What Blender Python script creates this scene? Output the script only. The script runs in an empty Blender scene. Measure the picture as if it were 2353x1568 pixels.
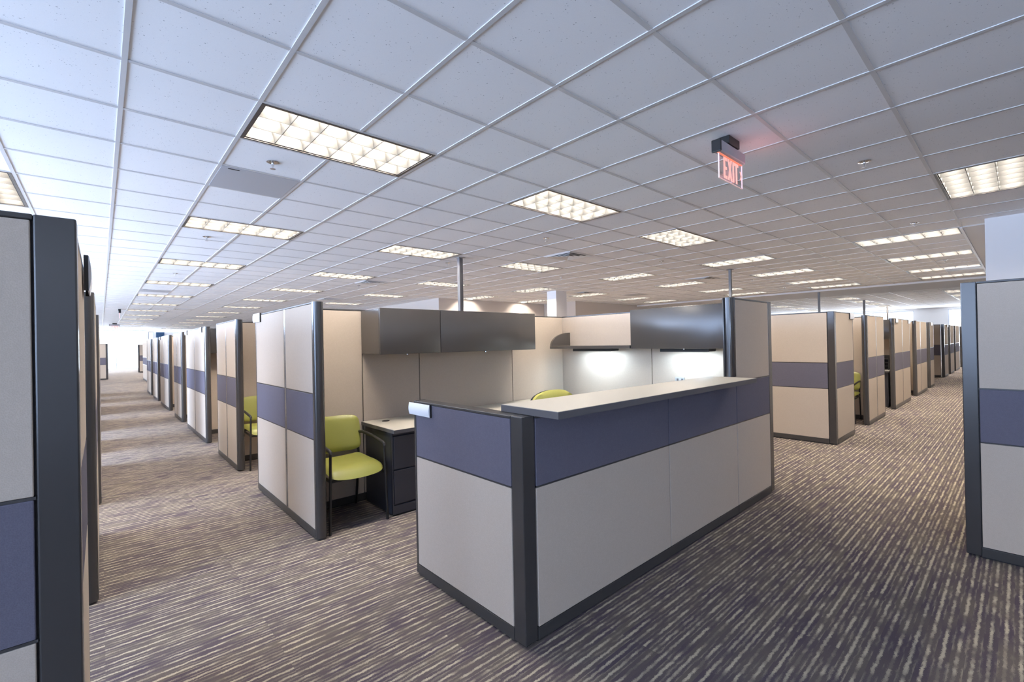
import bpy, bmesh, math, random
from mathutils import Vector, Matrix
random.seed(7)
S = bpy.context.scene
COL = S.collection

# ------------------------------------------------------------------ camera
cam_d = bpy.data.cameras.new('camera'); cam = bpy.data.objects.new('camera', cam_d); COL.objects.link(cam)
S.camera = cam
FPX, YAW, PITCH, ROLL = 1052.756, 0.8386, 0.0037, -0.0194
cam_d.sensor_fit = 'HORIZONTAL'; cam_d.sensor_width = 36.0; cam_d.lens = FPX * 36.0 / 2353.0
cam_d.clip_start = 0.02; cam_d.clip_end = 300
_f = Vector((math.cos(PITCH)*math.cos(YAW), math.cos(PITCH)*math.sin(YAW), math.sin(PITCH)))
_r = Vector((math.sin(YAW), -math.cos(YAW), 0)); _u = _r.cross(_f)
_c, _s = math.cos(ROLL), math.sin(ROLL)
_r2 = _r*_c + _u*_s; _u2 = _u*_c - _r*_s
m = Matrix((( _r2.x, _u2.x, -_f.x, 0), (_r2.y, _u2.y, -_f.y, 0), (_r2.z, _u2.z, -_f.z, 1.397), (0, 0, 0, 1)))
cam.matrix_world = m

# ------------------------------------------------------------------ world, exposure
vs = S.view_settings
S.display_settings.display_device = 'sRGB'
vs.view_transform = 'Standard'; vs.look = 'None'; vs.exposure = 0.0; vs.gamma = 1.0; vs.use_curve_mapping = False
W = bpy.data.worlds.new('sky'); S.world = W; W.use_nodes = True
wn = W.node_tree.nodes; wl = W.node_tree.links
bg = wn['Background']; bg.inputs[0].default_value = (0.72, 0.83, 1.0, 1); bg.inputs[1].default_value = 6.0
cy = S.cycles
cy.use_denoising = True; cy.max_bounces = 7; cy.diffuse_bounces = 4; cy.use_adaptive_sampling = True; cy.adaptive_threshold = 0.05; cy.glossy_bounces = 3
cy.transmission_bounces = 6; cy.transparent_max_bounces = 16; cy.caustics_reflective = False; cy.caustics_refractive = False
cy.sample_clamp_indirect = 6.0

H = 2.845      # ceiling height
T = 1.722      # tall partition height
LOW = 1.056    # low partition height
CX0, CY0, CELL = 0.1066, 2.9609, 0.6096
def gx(i): return CX0 + CELL*i
def gy(j): return CY0 + CELL*j

def area_light(name, loc, rot, sx, sy, rad, color, parent=None):
    d = bpy.data.lights.new(name, 'AREA'); d.shape = 'RECTANGLE'; d.size = sx; d.size_y = sy
    d.energy = rad*math.pi*sx*sy; d.color = color
    o = bpy.data.objects.new(name, d); COL.objects.link(o); o.location = loc; o.rotation_euler = rot
    return o
BLUE = (0.66, 0.77, 1.0)
# daylight standing in the window openings (outside the panes)
WEST, EAST, NORTH, SOUTH = -4.30, 33.5, 41.0, -6.0
R90 = math.pi/2
for k in range(8):
    y0 = -5.0 + k*5.7
    area_light('west_daylight', (WEST-0.35, y0+2.75, 1.75), (0, -R90, 0), 2.1, 5.3, (7.0, 15.0, 50.0, 32.0, 12.0, 8.0, 8.0, 8.0)[k], ((0.42, 0.60, 1.0), (0.45, 0.63, 1.0), (0.58, 0.72, 1.0))[k] if k < 3 else BLUE)
area_light('north_daylight', (-1.0, NORTH+0.4, 1.45), (-R90, 0, 0), 6.4, 2.7, 8.0, (0.80, 0.89, 1.0))
area_light('east_daylight', (EAST+0.4, 8.0, 1.7), (0, R90, 0), 2.1, 8.0, 12.0, (0.88, 0.93, 1.0))
area_light('east_daylight', (EAST+0.4, 1.0, 1.7), (0, R90, 0), 2.1, 3.2, 12.0, (0.88, 0.93, 1.0))

# ------------------------------------------------------------------ materials
def mat(name, base=(0.8, 0.8, 0.8), rough=0.5, metal=0.0, spec=0.5, emit=None, es=0.0, coat=0.0):
    M = bpy.data.materials.new(name); M.use_nodes = True
    b = M.node_tree.nodes['Principled BSDF']
    b.inputs['Base Color'].default_value = (*base, 1); b.inputs['Roughness'].default_value = rough
    b.inputs['Metallic'].default_value = metal; b.inputs['Specular IOR Level'].default_value = spec
    if coat: b.inputs['Coat Weight'].default_value = coat; b.inputs['Coat Roughness'].default_value = 0.2
    if emit: b.inputs['Emission Color'].default_value = (*emit, 1); b.inputs['Emission Strength'].default_value = es
    return M
def nodes(M): return M.node_tree.nodes, M.node_tree.links, M.node_tree.nodes['Principled BSDF']
def mixc(N, L, fac, a, b):
    x = N.new('ShaderNodeMix'); x.data_type = 'RGBA'
    if isinstance(fac, (int, float)): x.inputs[0].default_value = fac
    else: L.new(fac, x.inputs[0])
    for k, v in ((6, a), (7, b)):
        if isinstance(v, tuple): x.inputs[k].default_value = (*v, 1)
        else: L.new(v, x.inputs[k])
    return x.outputs[2]
def math_(N, L, op, a, b=None, c=None):
    x = N.new('ShaderNodeMath'); x.operation = op
    for k, v in ((0, a), (1, b), (2, c)):
        if v is None: continue
        if isinstance(v, (int, float)): x.inputs[k].default_value = v
        else: L.new(v, x.inputs[k])
    return x.outputs[0]
def fabric(name, c1, c2, scale=330, bump=0.25):
    M = mat(name, c1, 0.92, spec=0.15); N, L, b = nodes(M)
    tc = N.new('ShaderNodeTexCoord'); v = N.new('ShaderNodeTexVoronoi'); v.inputs['Scale'].default_value = scale
    L.new(tc.outputs['Object'], v.inputs['Vector'])
    n = N.new('ShaderNodeTexNoise'); n.inputs['Scale'].default_value = 60; n.inputs['Detail'].default_value = 4
    L.new(tc.outputs['Object'], n.inputs['Vector'])
    f = math_(N, L, 'MULTIPLY_ADD', v.outputs['Distance'], 0.7, math_(N, L, 'MULTIPLY', n.outputs['Fac'], 0.45))
    L.new(mixc(N, L, f, c2, c1), b.inputs['Base Color'])
    bp = N.new('ShaderNodeBump'); bp.inputs['Strength'].default_value = bump; bp.inputs['Distance'].default_value = 0.001
    L.new(v.outputs['Distance'], bp.inputs['Height']); L.new(bp.outputs[0], b.inputs['Normal'])
    return M
CREAM = fabric('cream_fabric', (0.555, 0.470, 0.390), (0.455, 0.382, 0.310))
BAND = fabric('slate_fabric', (0.155, 0.146, 0.182), (0.112, 0.104, 0.134))
POST = mat('charcoal_metal', (0.044, 0.041, 0.041), 0.24, spec=0.75)
RAIL = mat('charcoal_rail', (0.050, 0.047, 0.046), 0.30)
FRAME = mat('dark_frame', (0.022, 0.020, 0.020), 0.6)
STRIP = mat('brushed_strip', (0.24, 0.23, 0.23), 0.24, metal=0.7)
TRIMM = mat('tile_trim', (0.055, 0.052, 0.052), 0.25)
CAB = mat('cabinet_paint', (0.072, 0.065, 0.060), 0.27, spec=0.85)
PED = mat('pedestal_paint', (0.036, 0.037, 0.048), 0.38)
EDGE = mat('worktop_edge', (0.105, 0.100, 0.104), 0.45)
BLACK = mat('black_metal', (0.012, 0.011, 0.011), 0.38)
BLACKP = mat('black_plastic', (0.018, 0.017, 0.017), 0.5)
WHITEP = mat('white_plate', (0.86, 0.87, 0.90), 0.35)
SILVER = mat('satin_aluminium', (0.62, 0.60, 0.60), 0.32, metal=0.9)
CHROME = mat('chrome', (0.75, 0.74, 0.74), 0.18, metal=1.0)
POLE = mat('pole_metal', (0.11, 0.107, 0.11), 0.4)
WALLM = mat('wall_paint', (0.74, 0.73, 0.73), 0.85, spec=0.2)
WALLG = mat('core_paint', (0.52, 0.47, 0.43), 0.85, spec=0.2)
WFRAME = mat('window_frame', (0.55, 0.57, 0.62), 0.4)
BARM = mat('grid_metal', (0.60, 0.59, 0.585), 0.45, spec=0.4)
ACCESS = mat('access_metal', (0.50, 0.52, 0.56), 0.45, metal=0.2)
LIME = mat('lime_vinyl', (0.30, 0.30, 0.070), 0.38, spec=0.5)
PALEG = fabric('pale_lime_fabric', (0.58, 0.54, 0.16), (0.46, 0.42, 0.10), 260)
LFRAME = mat('light_trim', (0.085, 0.075, 0.065), 0.4, metal=0.3)
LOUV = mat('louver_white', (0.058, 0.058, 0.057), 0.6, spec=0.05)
LAMP = mat('lamp_glow', (0.9, 0.9, 0.9), 0.5, emit=(1.0, 0.90, 0.78), es=250.0)
TASKG = mat('task_glow', (0.9, 0.9, 0.9), 0.5, emit=(0.66, 0.84, 1.0), es=40.0)
BLUEP = mat('dark_blue_shade', (0.02, 0.07, 0.16), 0.4)

def laminate():
    M = mat('worktop_laminate', (0.60, 0.56, 0.48), 0.38); N, L, b = nodes(M)
    tc = N.new('ShaderNodeTexCoord'); n = N.new('ShaderNodeTexNoise'); n.inputs['Scale'].default_value = 220
    L.new(tc.outputs['Object'], n.inputs['Vector'])
    L.new(mixc(N, L, n.outputs['Fac'], (0.49, 0.455, 0.385), (0.575, 0.54, 0.47)), b.inputs['Base Color'])
    return M
LAM = laminate()

def glass(name, tint, gl):
    M = bpy.data.materials.new(name); M.use_nodes = True; N, L = M.node_tree.nodes, M.node_tree.links
    N.clear(); o = N.new('ShaderNodeOutputMaterial'); t = N.new('ShaderNodeBsdfTransparent'); g = N.new('ShaderNodeBsdfGlossy')
    t.inputs[0].default_value = (*tint, 1); g.inputs['Roughness'].default_value = 0.03
    x = N.new('ShaderNodeMixShader'); x.inputs[0].default_value = gl
    L.new(t.outputs[0], x.inputs[1]); L.new(g.outputs[0], x.inputs[2]); L.new(x.outputs[0], o.inputs[0])
    return M
GLASS = glass('window_glass', (0.96, 0.98, 1.0), 0.05)
ACRYL = glass('clear_acrylic', (0.97, 0.95, 0.96), 0.06)
REDG = mat('red_letters', (0.75, 0.25, 0.2), 0.5, emit=(1.0, 0.47, 0.42), es=0.85)
REDL = mat('red_led', (0.8, 0.2, 0.1), 0.5, emit=(1.0, 0.30, 0.18), es=0.7)

def ceiling_mat():
    M = mat('ceiling_tile', (0.80, 0.80, 0.81), 0.9, spec=0.2); N, L, b = nodes(M)
    tc = N.new('ShaderNodeTexCoord')
    v = N.new('ShaderNodeTexVoronoi'); v.inputs['Scale'].default_value = 62; L.new(tc.outputs['Object'], v.inputs['Vector'])
    n = N.new('ShaderNodeTexNoise'); n.inputs['Scale'].default_value = 30; L.new(tc.outputs['Object'], n.inputs['Vector'])
    n2 = N.new('ShaderNodeTexNoise'); n2.inputs['Scale'].default_value = 260; L.new(tc.outputs['Object'], n2.inputs['Vector'])
    lim = math_(N, L, 'MULTIPLY', math_(N, L, 'SUBTRACT', n.outputs['Fac'], 0.36), 0.62)
    hole = math_(N, L, 'LESS_THAN', v.outputs['Distance'], lim)
    col = mixc(N, L, math_(N, L, 'MULTIPLY', hole, 0.55), mixc(N, L, n2.outputs['Fac'], (0.88, 0.88, 0.885), (0.95, 0.95, 0.95)), (0.25, 0.25, 0.26))
    L.new(col, b.inputs['Base Color'])
    return M
CEIL = ceiling_mat()

def carpet_mat():
    M = mat('striped_carpet', (0.2, 0.17, 0.15), 0.95, spec=0.1); N, L, b = nodes(M)
    tc = N.new('ShaderNodeTexCoord'); sp = N.new('ShaderNodeSeparateXYZ'); L.new(tc.outputs['Object'], sp.inputs[0])
    X, Y = sp.outputs['X'], sp.outputs['Y']
    PITCH_ = 0.046
    wob = N.new('ShaderNodeTexNoise'); wob.inputs['Scale'].default_value = 26; wob.inputs['Detail'].default_value = 4
    L.new(tc.outputs['Object'], wob.inputs['Vector'])
    yy = math_(N, L, 'MULTIPLY_ADD', math_(N, L, 'SUBTRACT', wob.outputs['Fac'], 0.5), 0.016, Y)
    row = math_(N, L, 'FLOOR', math_(N, L, 'DIVIDE', Y, PITCH_)); fr = math_(N, L, 'FRACT', math_(N, L, 'DIVIDE', yy, PITCH_))
    tri = math_(N, L, 'ABSOLUTE', math_(N, L, 'SUBTRACT', fr, 0.5))            # 0 in the middle of the row
    tri2 = math_(N, L, 'SUBTRACT', 0.5, tri)                                   # 0 between two rows
    tile = math_(N, L, 'FLOOR', math_(N, L, 'DIVIDE', X, 0.61))
    fine = N.new('ShaderNodeTexNoise'); fine.inputs['Scale'].default_value = 230; fine.inputs['Detail'].default_value = 3
    L.new(tc.outputs['Object'], fine.inputs['Vector'])
    fn = math_(N, L, 'SUBTRACT', fine.outputs['Fac'], 0.5)
    def dashes(kx, seed, lo, hi):
        cb = N.new('ShaderNodeCombineXYZ')
        L.new(math_(N, L, 'MULTIPLY_ADD', tile, 3.7, math_(N, L, 'MULTIPLY', X, kx)), cb.inputs[0])
        L.new(math_(N, L, 'MULTIPLY', row, seed), cb.inputs[1])
        dn = N.new('ShaderNodeTexNoise'); dn.inputs['Scale'].default_value = 1.0; dn.inputs['Detail'].default_value = 2.0
        L.new(cb.outputs[0], dn.inputs['Vector'])
        mr = N.new('ShaderNodeMapRange'); mr.inputs[1].default_value = lo; mr.inputs[2].default_value = hi
        L.new(dn.outputs['Fac'], mr.inputs[0]); return mr.outputs[0]
    def line(t_, w0, w1, k):
        ln = N.new('ShaderNodeMapRange'); ln.inputs[1].default_value = w0; ln.inputs[2].default_value = w1
        L.new(math_(N, L, 'MULTIPLY_ADD', fn, k, t_), ln.inputs[0]); return ln.outputs[0]
    m1 = math_(N, L, 'MULTIPLY', line(tri, 0.17, 0.08, 0.42), math_(N, L, 'MULTIPLY_ADD', dashes(7.0, 7.31, 0.38, 0.57), 0.85, 0.15))
    m2 = math_(N, L, 'MULTIPLY', line(tri2, 0.15, 0.06, 0.50), math_(N, L, 'MULTIPLY', dashes(6.0, 3.93, 0.46, 0.64), 0.50))
    mask = math_(N, L, 'MAXIMUM', m1, m2)
    # ground colour: dark plum with brown patches, in long streaks
    cb2 = N.new('ShaderNodeCombineXYZ'); L.new(math_(N, L, 'MULTIPLY', X, 3.0), cb2.inputs[0]); L.new(math_(N, L, 'MULTIPLY', row, 3.17), cb2.inputs[1])
    gn = N.new('ShaderNodeTexNoise'); gn.inputs['Scale'].default_value = 1.0; gn.inputs['Detail'].default_value = 1.0; L.new(cb2.outputs[0], gn.inputs['Vector'])
    big = N.new('ShaderNodeTexNoise'); big.inputs['Scale'].default_value = 0.9; L.new(tc.outputs['Object'], big.inputs['Vector'])
    gm = N.new('ShaderNodeMapRange'); gm.inputs[1].default_value = 0.35; gm.inputs[2].default_value = 0.65; L.new(gn.outputs['Fac'], gm.inputs[0])
    ground = mixc(N, L, gm.outputs[0], (0.110, 0.088, 0.106), (0.185, 0.154, 0.130))
    ground = mixc(N, L, math_(N, L, 'MULTIPLY', fine.outputs['Fac'], 0.5), ground, (0.066, 0.054, 0.066))
    col = mixc(N, L, mask, ground, mixc(N, L, fine.outputs['Fac'], (0.42, 0.355, 0.255), (0.64, 0.565, 0.43)))
    L.new(col, b.inputs['Base Color'])
    bp = N.new('ShaderNodeBump'); bp.inputs['Strength'].default_value = 0.5; bp.inputs['Distance'].default_value = 0.003
    L.new(math_(N, L, 'MULTIPLY_ADD', mask, 0.6, fine.outputs['Fac']), bp.inputs['Height']); L.new(bp.outputs[0], b.inputs['Normal'])
    return M
CARPET = carpet_mat()

# ------------------------------------------------------------------ mesh helpers
LOC = {}
class MB:
    def __init__(s): s.bm = bmesh.new()
    def box(s, x0, y0, z0, x1, y1, z1, bev=0.0, seg=2):
        x0, x1 = min(x0, x1), max(x0, x1); y0, y1 = min(y0, y1), max(y0, y1); z0, z1 = min(z0, z1), max(z0, z1)
        b = bmesh.new()
        vs_ = [b.verts.new(p) for p in ((x0,y0,z0),(x1,y0,z0),(x1,y1,z0),(x0,y1,z0),(x0,y0,z1),(x1,y0,z1),(x1,y1,z1),(x0,y1,z1))]
        for f in ((0,3,2,1),(4,5,6,7),(0,1,5,4),(1,2,6,5),(2,3,7,6),(3,0,4,7)): b.faces.new([vs_[k] for k in f])
        if bev > 0: bmesh.ops.bevel(b, geom=b.edges[:], offset=bev, segments=seg, affect='EDGES', profile=0.5)
        s._merge(b); return s
    def _merge(s, b):
        me = bpy.data.meshes.new('tmp'); b.to_mesh(me); b.free(); s.bm.from_mesh(me); bpy.data.meshes.remove(me)
    def prism(s, poly, z0, z1, M=None):
        b = bmesh.new(); n = len(poly)
        lo = [b.verts.new((p[0], p[1], z0)) for p in poly]; hi = [b.verts.new((p[0], p[1], z1)) for p in poly]
        b.faces.new(lo[::-1]); b.faces.new(hi)
        for k in range(n): b.faces.new((lo[k], lo[(k+1) % n], hi[(k+1) % n], hi[k]))
        if M is not None: bmesh.ops.transform(b, matrix=M, verts=b.verts[:])
        bmesh.ops.recalc_face_normals(b, faces=b.faces[:])
        s._merge(b); return s
    def quad(s, pts):
        s.bm.faces.new([s.bm.verts.new(p) for p in pts]); return s
    def tube(s, pts, r, n=10, closed=False):
        pts = [Vector(p) for p in pts]; rings = []; b = bmesh.new(); prev = None
        for k, p in enumerate(pts):
            d = ((pts[k+1]-p) if k < len(pts)-1 else (p-pts[k-1])).normalized()
            if 0 < k < len(pts)-1: d = ((pts[k+1]-p).normalized() + (p-pts[k-1]).normalized()).normalized()
            a = prev if prev is not None else (Vector((0,0,1)) if abs(d.z) < 0.9 else Vector((1,0,0)))
            u = (a - d*a.dot(d)).normalized(); w = d.cross(u); prev = u
            rr = r[k] if isinstance(r, (list, tuple)) else r
            rings.append([b.verts.new(p + u*rr*math.cos(2*math.pi*q/n) + w*rr*math.sin(2*math.pi*q/n)) for q in range(n)])
        for k in range(len(rings)-1):
            for q in range(n): b.faces.new((rings[k][q], rings[k][(q+1) % n], rings[k+1][(q+1) % n], rings[k+1][q]))
        b.faces.new(rings[0][::-1]); b.faces.new(rings[-1])
        bmesh.ops.recalc_face_normals(b, faces=b.faces[:])
        s._merge(b); return s
    def lathe(s, prof, cx, cy_, n=20):
        b = bmesh.new(); rings = [[b.verts.new((cx+r*math.cos(2*math.pi*q/n), cy_+r*math.sin(2*math.pi*q/n), z)) for q in range(n)] for r, z in prof]
        for k in range(len(rings)-1):
            for q in range(n): b.faces.new((rings[k][q], rings[k][(q+1) % n], rings[k+1][(q+1) % n], rings[k+1][q]))
        b.faces.new(rings[0][::-1]); b.faces.new(rings[-1])
        bmesh.ops.recalc_face_normals(b, faces=b.faces[:])
        s._merge(b); return s
    def cushion(s, fn, w, h, t, nu=16, nv=14, e=5.0):
        """pillowed rounded pad; fn(u,v,side*thickness)->point, u,v in -1..1"""
        b = bmesh.new(); grid = {}
        for sd in (1, -1):
            for i in range(nu+1):
                for j in range(nv+1):
                    a, c = 2*i/nu-1, 2*j/nv-1
                    k = 1.0 / max(1.0, (abs(a)**e + abs(c)**e)**(1/e))
                    a2, c2 = a*k, c*k
                    edge = i in (0, nu) or j in (0, nv)
                    if sd == -1 and edge: continue
                    th = 0 if edge else sd*t*(1-abs(a2)**4)**0.5*(1-abs(c2)**4)**0.5
                    grid[(sd, i, j)] = b.verts.new(fn(a2*w/2, c2*h/2, th))
        g = lambda sd, i, j: grid.get((sd, i, j)) or grid[(1, i, j)]
        for sd in (1, -1):
            for i in range(nu):
                for j in range(nv):
                    q = [g(sd,i,j), g(sd,i+1,j), g(sd,i+1,j+1), g(sd,i,j+1)]
                    b.faces.new(q if sd == 1 else q[::-1])
        bmesh.ops.recalc_face_normals(b, faces=b.faces[:])
        s._merge(b); return s
    def build(s, name, m_, parent=None, smooth=False, origin=None):
        me = bpy.data.meshes.new(name)
        off = LOC[parent.name] if parent is not None else (Vector(origin) if origin else Vector((0,0,0)))
        if off.length: bmesh.ops.translate(s.bm, verts=s.bm.verts[:], vec=-off)
        s.bm.to_mesh(me); s.bm.free()
        me.materials.append(m_)
        if smooth:
            for p in me.polygons: p.use_smooth = True
            try: me.set_sharp_from_angle(angle=math.radians(40))
            except Exception: pass
        o = bpy.data.objects.new(name, me); COL.objects.link(o)
        if parent is not None:
            o.parent = parent; LOC[o.name] = off.copy()
        else:
            o.location = off; LOC[o.name] = off.copy()
        return o
def thing(name, loc, label, cat, group=None):
    o = bpy.data.objects.new(name, None); COL.objects.link(o); o.location = loc; o.empty_display_size = 0.1
    LOC[o.name] = Vector(loc); o['label'] = label; o['category'] = cat
    if group: o['group'] = group
    return o
def tag(o, label, cat, group=None):
    o['label'] = label; o['category'] = cat
    if group: o['group'] = group
    return o
def struct(o): o['kind'] = 'structure'; return o
def copy_tree(o, loc, rotz=None, label=None, group=None):
    r = o.copy(); COL.objects.link(r); r.location = loc
    if rotz is not None: r.rotation_euler = (0, 0, rotz)
    if label: r['label'] = label
    if group: r['group'] = group
    for c in o.children:
        d = c.copy(); COL.objects.link(d); d.parent = r
        for e in c.children:
            f = e.copy(); COL.objects.link(f); f.parent = d
    return r
ORD = ['first', 'second', 'third', 'fourth', 'fifth', 'sixth', 'seventh', 'eighth', 'ninth', 'tenth', 'eleventh', 'twelfth', 'thirteenth', 'fourteenth']

# ------------------------------------------------------------------ room shell
struct(MB().box(WEST-0.2, SOUTH-0.2, -0.1, EAST+0.2, NORTH+0.2, 0).build('floor', CARPET))

# lights on the ceiling grid: (i, j, along)  along 'x' = 2x1 cells, 'y' = 1x2 cells
FIX = []
for i in (1, 5, 9):
    for j in range(0, 61, 5):
        if i == 9 and j > 25: continue
        FIX.append((i, j, 'x'))
FIX.append((9, -5, 'x')); FIX.append((-2, 4, 'y'))
for i in (14, 18, 22, 25):
    for j in (-4, 0, 4, 9, 13):
        if (i, j) in ((22, 13), (25, 13)): continue
        FIX.append((i, j, 'y'))
for i in (34, 38, 42, 46):
    for j in (-3, 2, 7):
        FIX.append((i, j, 'x'))
def fcells(f):
    i, j, a = f
    return [(i, j), (i+1, j)] if a == 'x' else [(i, j), (i, j+1)]
open_cells = set(c for f in FIX for c in fcells(f))
I0, I1, J0, J1 = -7, 27, -14, 62
SOF0, SOF1 = gx(27), gx(27)+2.05     # dropped band between the two ceilings
cm = MB()
def cells(i0, i1, j0, j1):
    for i in range(i0, i1):
        for j in range(j0, j1):
            if (i, j) in open_cells: continue
            cm.quad([(gx(i), gy(j), H), (gx(i), gy(j+1), H), (gx(i+1), gy(j+1), H), (gx(i+1), gy(j), H)])
cells(I0, I1, J0, J1)
cells(31, 55, J0, J1)
struct(cm.build('ceiling', CEIL))
bars = MB(); BW = 0.012; BH = 0.0045
def splits(lo, hi, cuts):
    out = []; cur = lo
    for a, c in sorted(cuts):
        if a > cur: out.append((cur, a))
        cur = max(cur, c)
    if cur < hi: out.append((cur, hi))
    return out
def grid_bars(i0, i1):
    for i in range(i0, i1+1):
        cuts = [(gy(f[1]), gy(f[1]+1)) for f in FIX if f[2] == 'x' and f[0]+1 == i]
        for a, c in splits(gy(J0), gy(J1), cuts): bars.box(gx(i)-BW, a, H-BH, gx(i)+BW, c, H+0.01)
    for j in range(J0, J1+1):
        cuts = [(gx(f[0]), gx(f[0]+1)) for f in FIX if f[2] == 'y' and f[1]+1 == j]
        for a, c in splits(gx(i0), gx(i1), cuts): bars.box(a, gy(j)-BW, H-BH+0.0008, c, gy(j)+BW, H+0.01)
grid_bars(I0, I1); grid_bars(31, 55)
struct(bars.build('trim_1', BARM))
# smooth soffit band across the far right ceiling and a border beside the side wall
sf = MB(); sf.box(SOF0+0.013, SOUTH, H-0.05, gx(31)-0.013, NORTH, H+0.05)
struct(sf.build('trim_2', WALLM))
sf = MB(); sf.box(gx(14)+0.02, 0.30, H-0.012, gx(27)-0.02, gy(-4)-0.014, H+0.006)
struct(sf.build('trim_3', WALLM))
struct(MB().box(gx(14), gy(-4)-0.012, H-0.025, gx(27)-0.01, gy(-4)+0.016, H-0.008).build('trim_4', BARM))

# outer walls with window openings; windows get a frame and a pane
wcount = [0]
def window(axis, pos, a0, a1, z0, z1, nm=2, pane=GLASS):
    wcount[0] += 1
    w = bpy.data.objects.new('window_%d' % wcount[0], None); COL.objects.link(w)
    mid = (pos, (a0+a1)/2, z0) if axis == 'x' else ((a0+a1)/2, pos, z0)
    w.location = mid; LOC[w.name] = Vector(mid); w['kind'] = 'structure'
    fr = MB()
    def bx(b0, b1, c0, c1, d):
        if axis == 'x': fr.box(pos-d, b0, c0, pos+d, b1, c1)
        else: fr.box(b0, pos-d, c0, b1, pos+d, c1)
    t = 0.05
    bx(a0, a1, z0, z0+t, .05); bx(a0, a1, z1-t, z1, .05); bx(a0, a0+t, z0+t, z1-t, .05); bx(a1-t, a1, z0+t, z1-t, .05)
    for k in range(1, nm):
        p = a0+(a1-a0)*k/nm; bx(p-.025, p+.025, z0+t, z1-t, .04)
    fr.build('frame', WFRAME, w)
    pn = MB()
    if axis == 'x': pn.box(pos-.006, a0+t*.8, z0+t*.8, pos+.006, a1-t*.8, z1-t*.8)
    else: pn.box(a0+t*.8, pos-.006, z0+t*.8, a1-t*.8, pos+.006, z1-t*.8)
    pn.build('pane', pane, w)
def wall(name, axis, pos, out, a0, a1, wins):
    """wins: (b0,b1,z0,z1,mullions)"""
    mb = MB(); lo, hi = (pos, pos+out) if out > 0 else (pos+out, pos)
    def bx(b0, b1, c0, c1):
        if b1-b0 < 1e-4 or c1-c0 < 1e-4: return
        if axis == 'x': mb.box(lo, b0, c0, hi, b1, c1)
        else: mb.box(b0, lo, c0, b1, hi, c1)
    cur = a0; top = H+0.3
    for b0, b1, z0, z1, nm in sorted(wins):
        bx(cur, b0, 0, top); bx(b0, b1, 0, z0); bx(b0, b1, z1, top); cur = b1
        window(axis, pos+out*.5, b0, b1, z0, z1, nm)
    bx(cur, a1, 0, top)
    struct(mb.build(name, WALLM))
ww = [(-4.8+k*3.05, -4.8+k*3.05+2.65, 0.74, 2.72, 2) for k in range(15)]
wall('wall_left', 'x', WEST, -0.2, SOUTH-0.2, NORTH+0.2, ww)
wall('wall_far', 'y', NORTH, 0.2, WEST, EAST, [(-4.0, -1.0, 0.12, 2.78, 2), (-0.85, 2.45, 0.12, 2.78, 2), (2.52, 2.82, 1.2, 2.66, 1)])
wall('wall_right', 'x', EAST, 0.2, SOUTH-0.2, NORTH+0.2, [(1.0-1.6, 2.60, 0.75, 2.74, 2), (3.96, 7.6, 0.75, 2.74, 2), (8.0, 11.8, 0.75, 2.74, 2)])
wall('wall_near', 'y', SOUTH, -0.2, WEST, EAST, [])
tag(MB().box(2.95, NORTH-0.06, 0.9, 3.42, NORTH-0.01, 2.62, .006).build('door_screen', BLUEP),
    'dark blue panel on the far end wall above the last partitions', 'panel')

# core walls and column in the middle of the floor
struct(MB().box(7.91, 12.2, 0, 12.65, 28, H+.2).build('wall_core', WALLG))
struct(MB().box(12.66, 10.65, 0, 20.6, 28, H+.2).build('wall_middle', WALLG))
struct(MB().box(9.58, 8.76, 0, 10.02, 9.11, H+.2).build('wall_column', WALLM))
struct(MB().box(8.31, -3.0, 0, 16.2, 0.29, H+.2).build('wall_side', WALLM))

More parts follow.
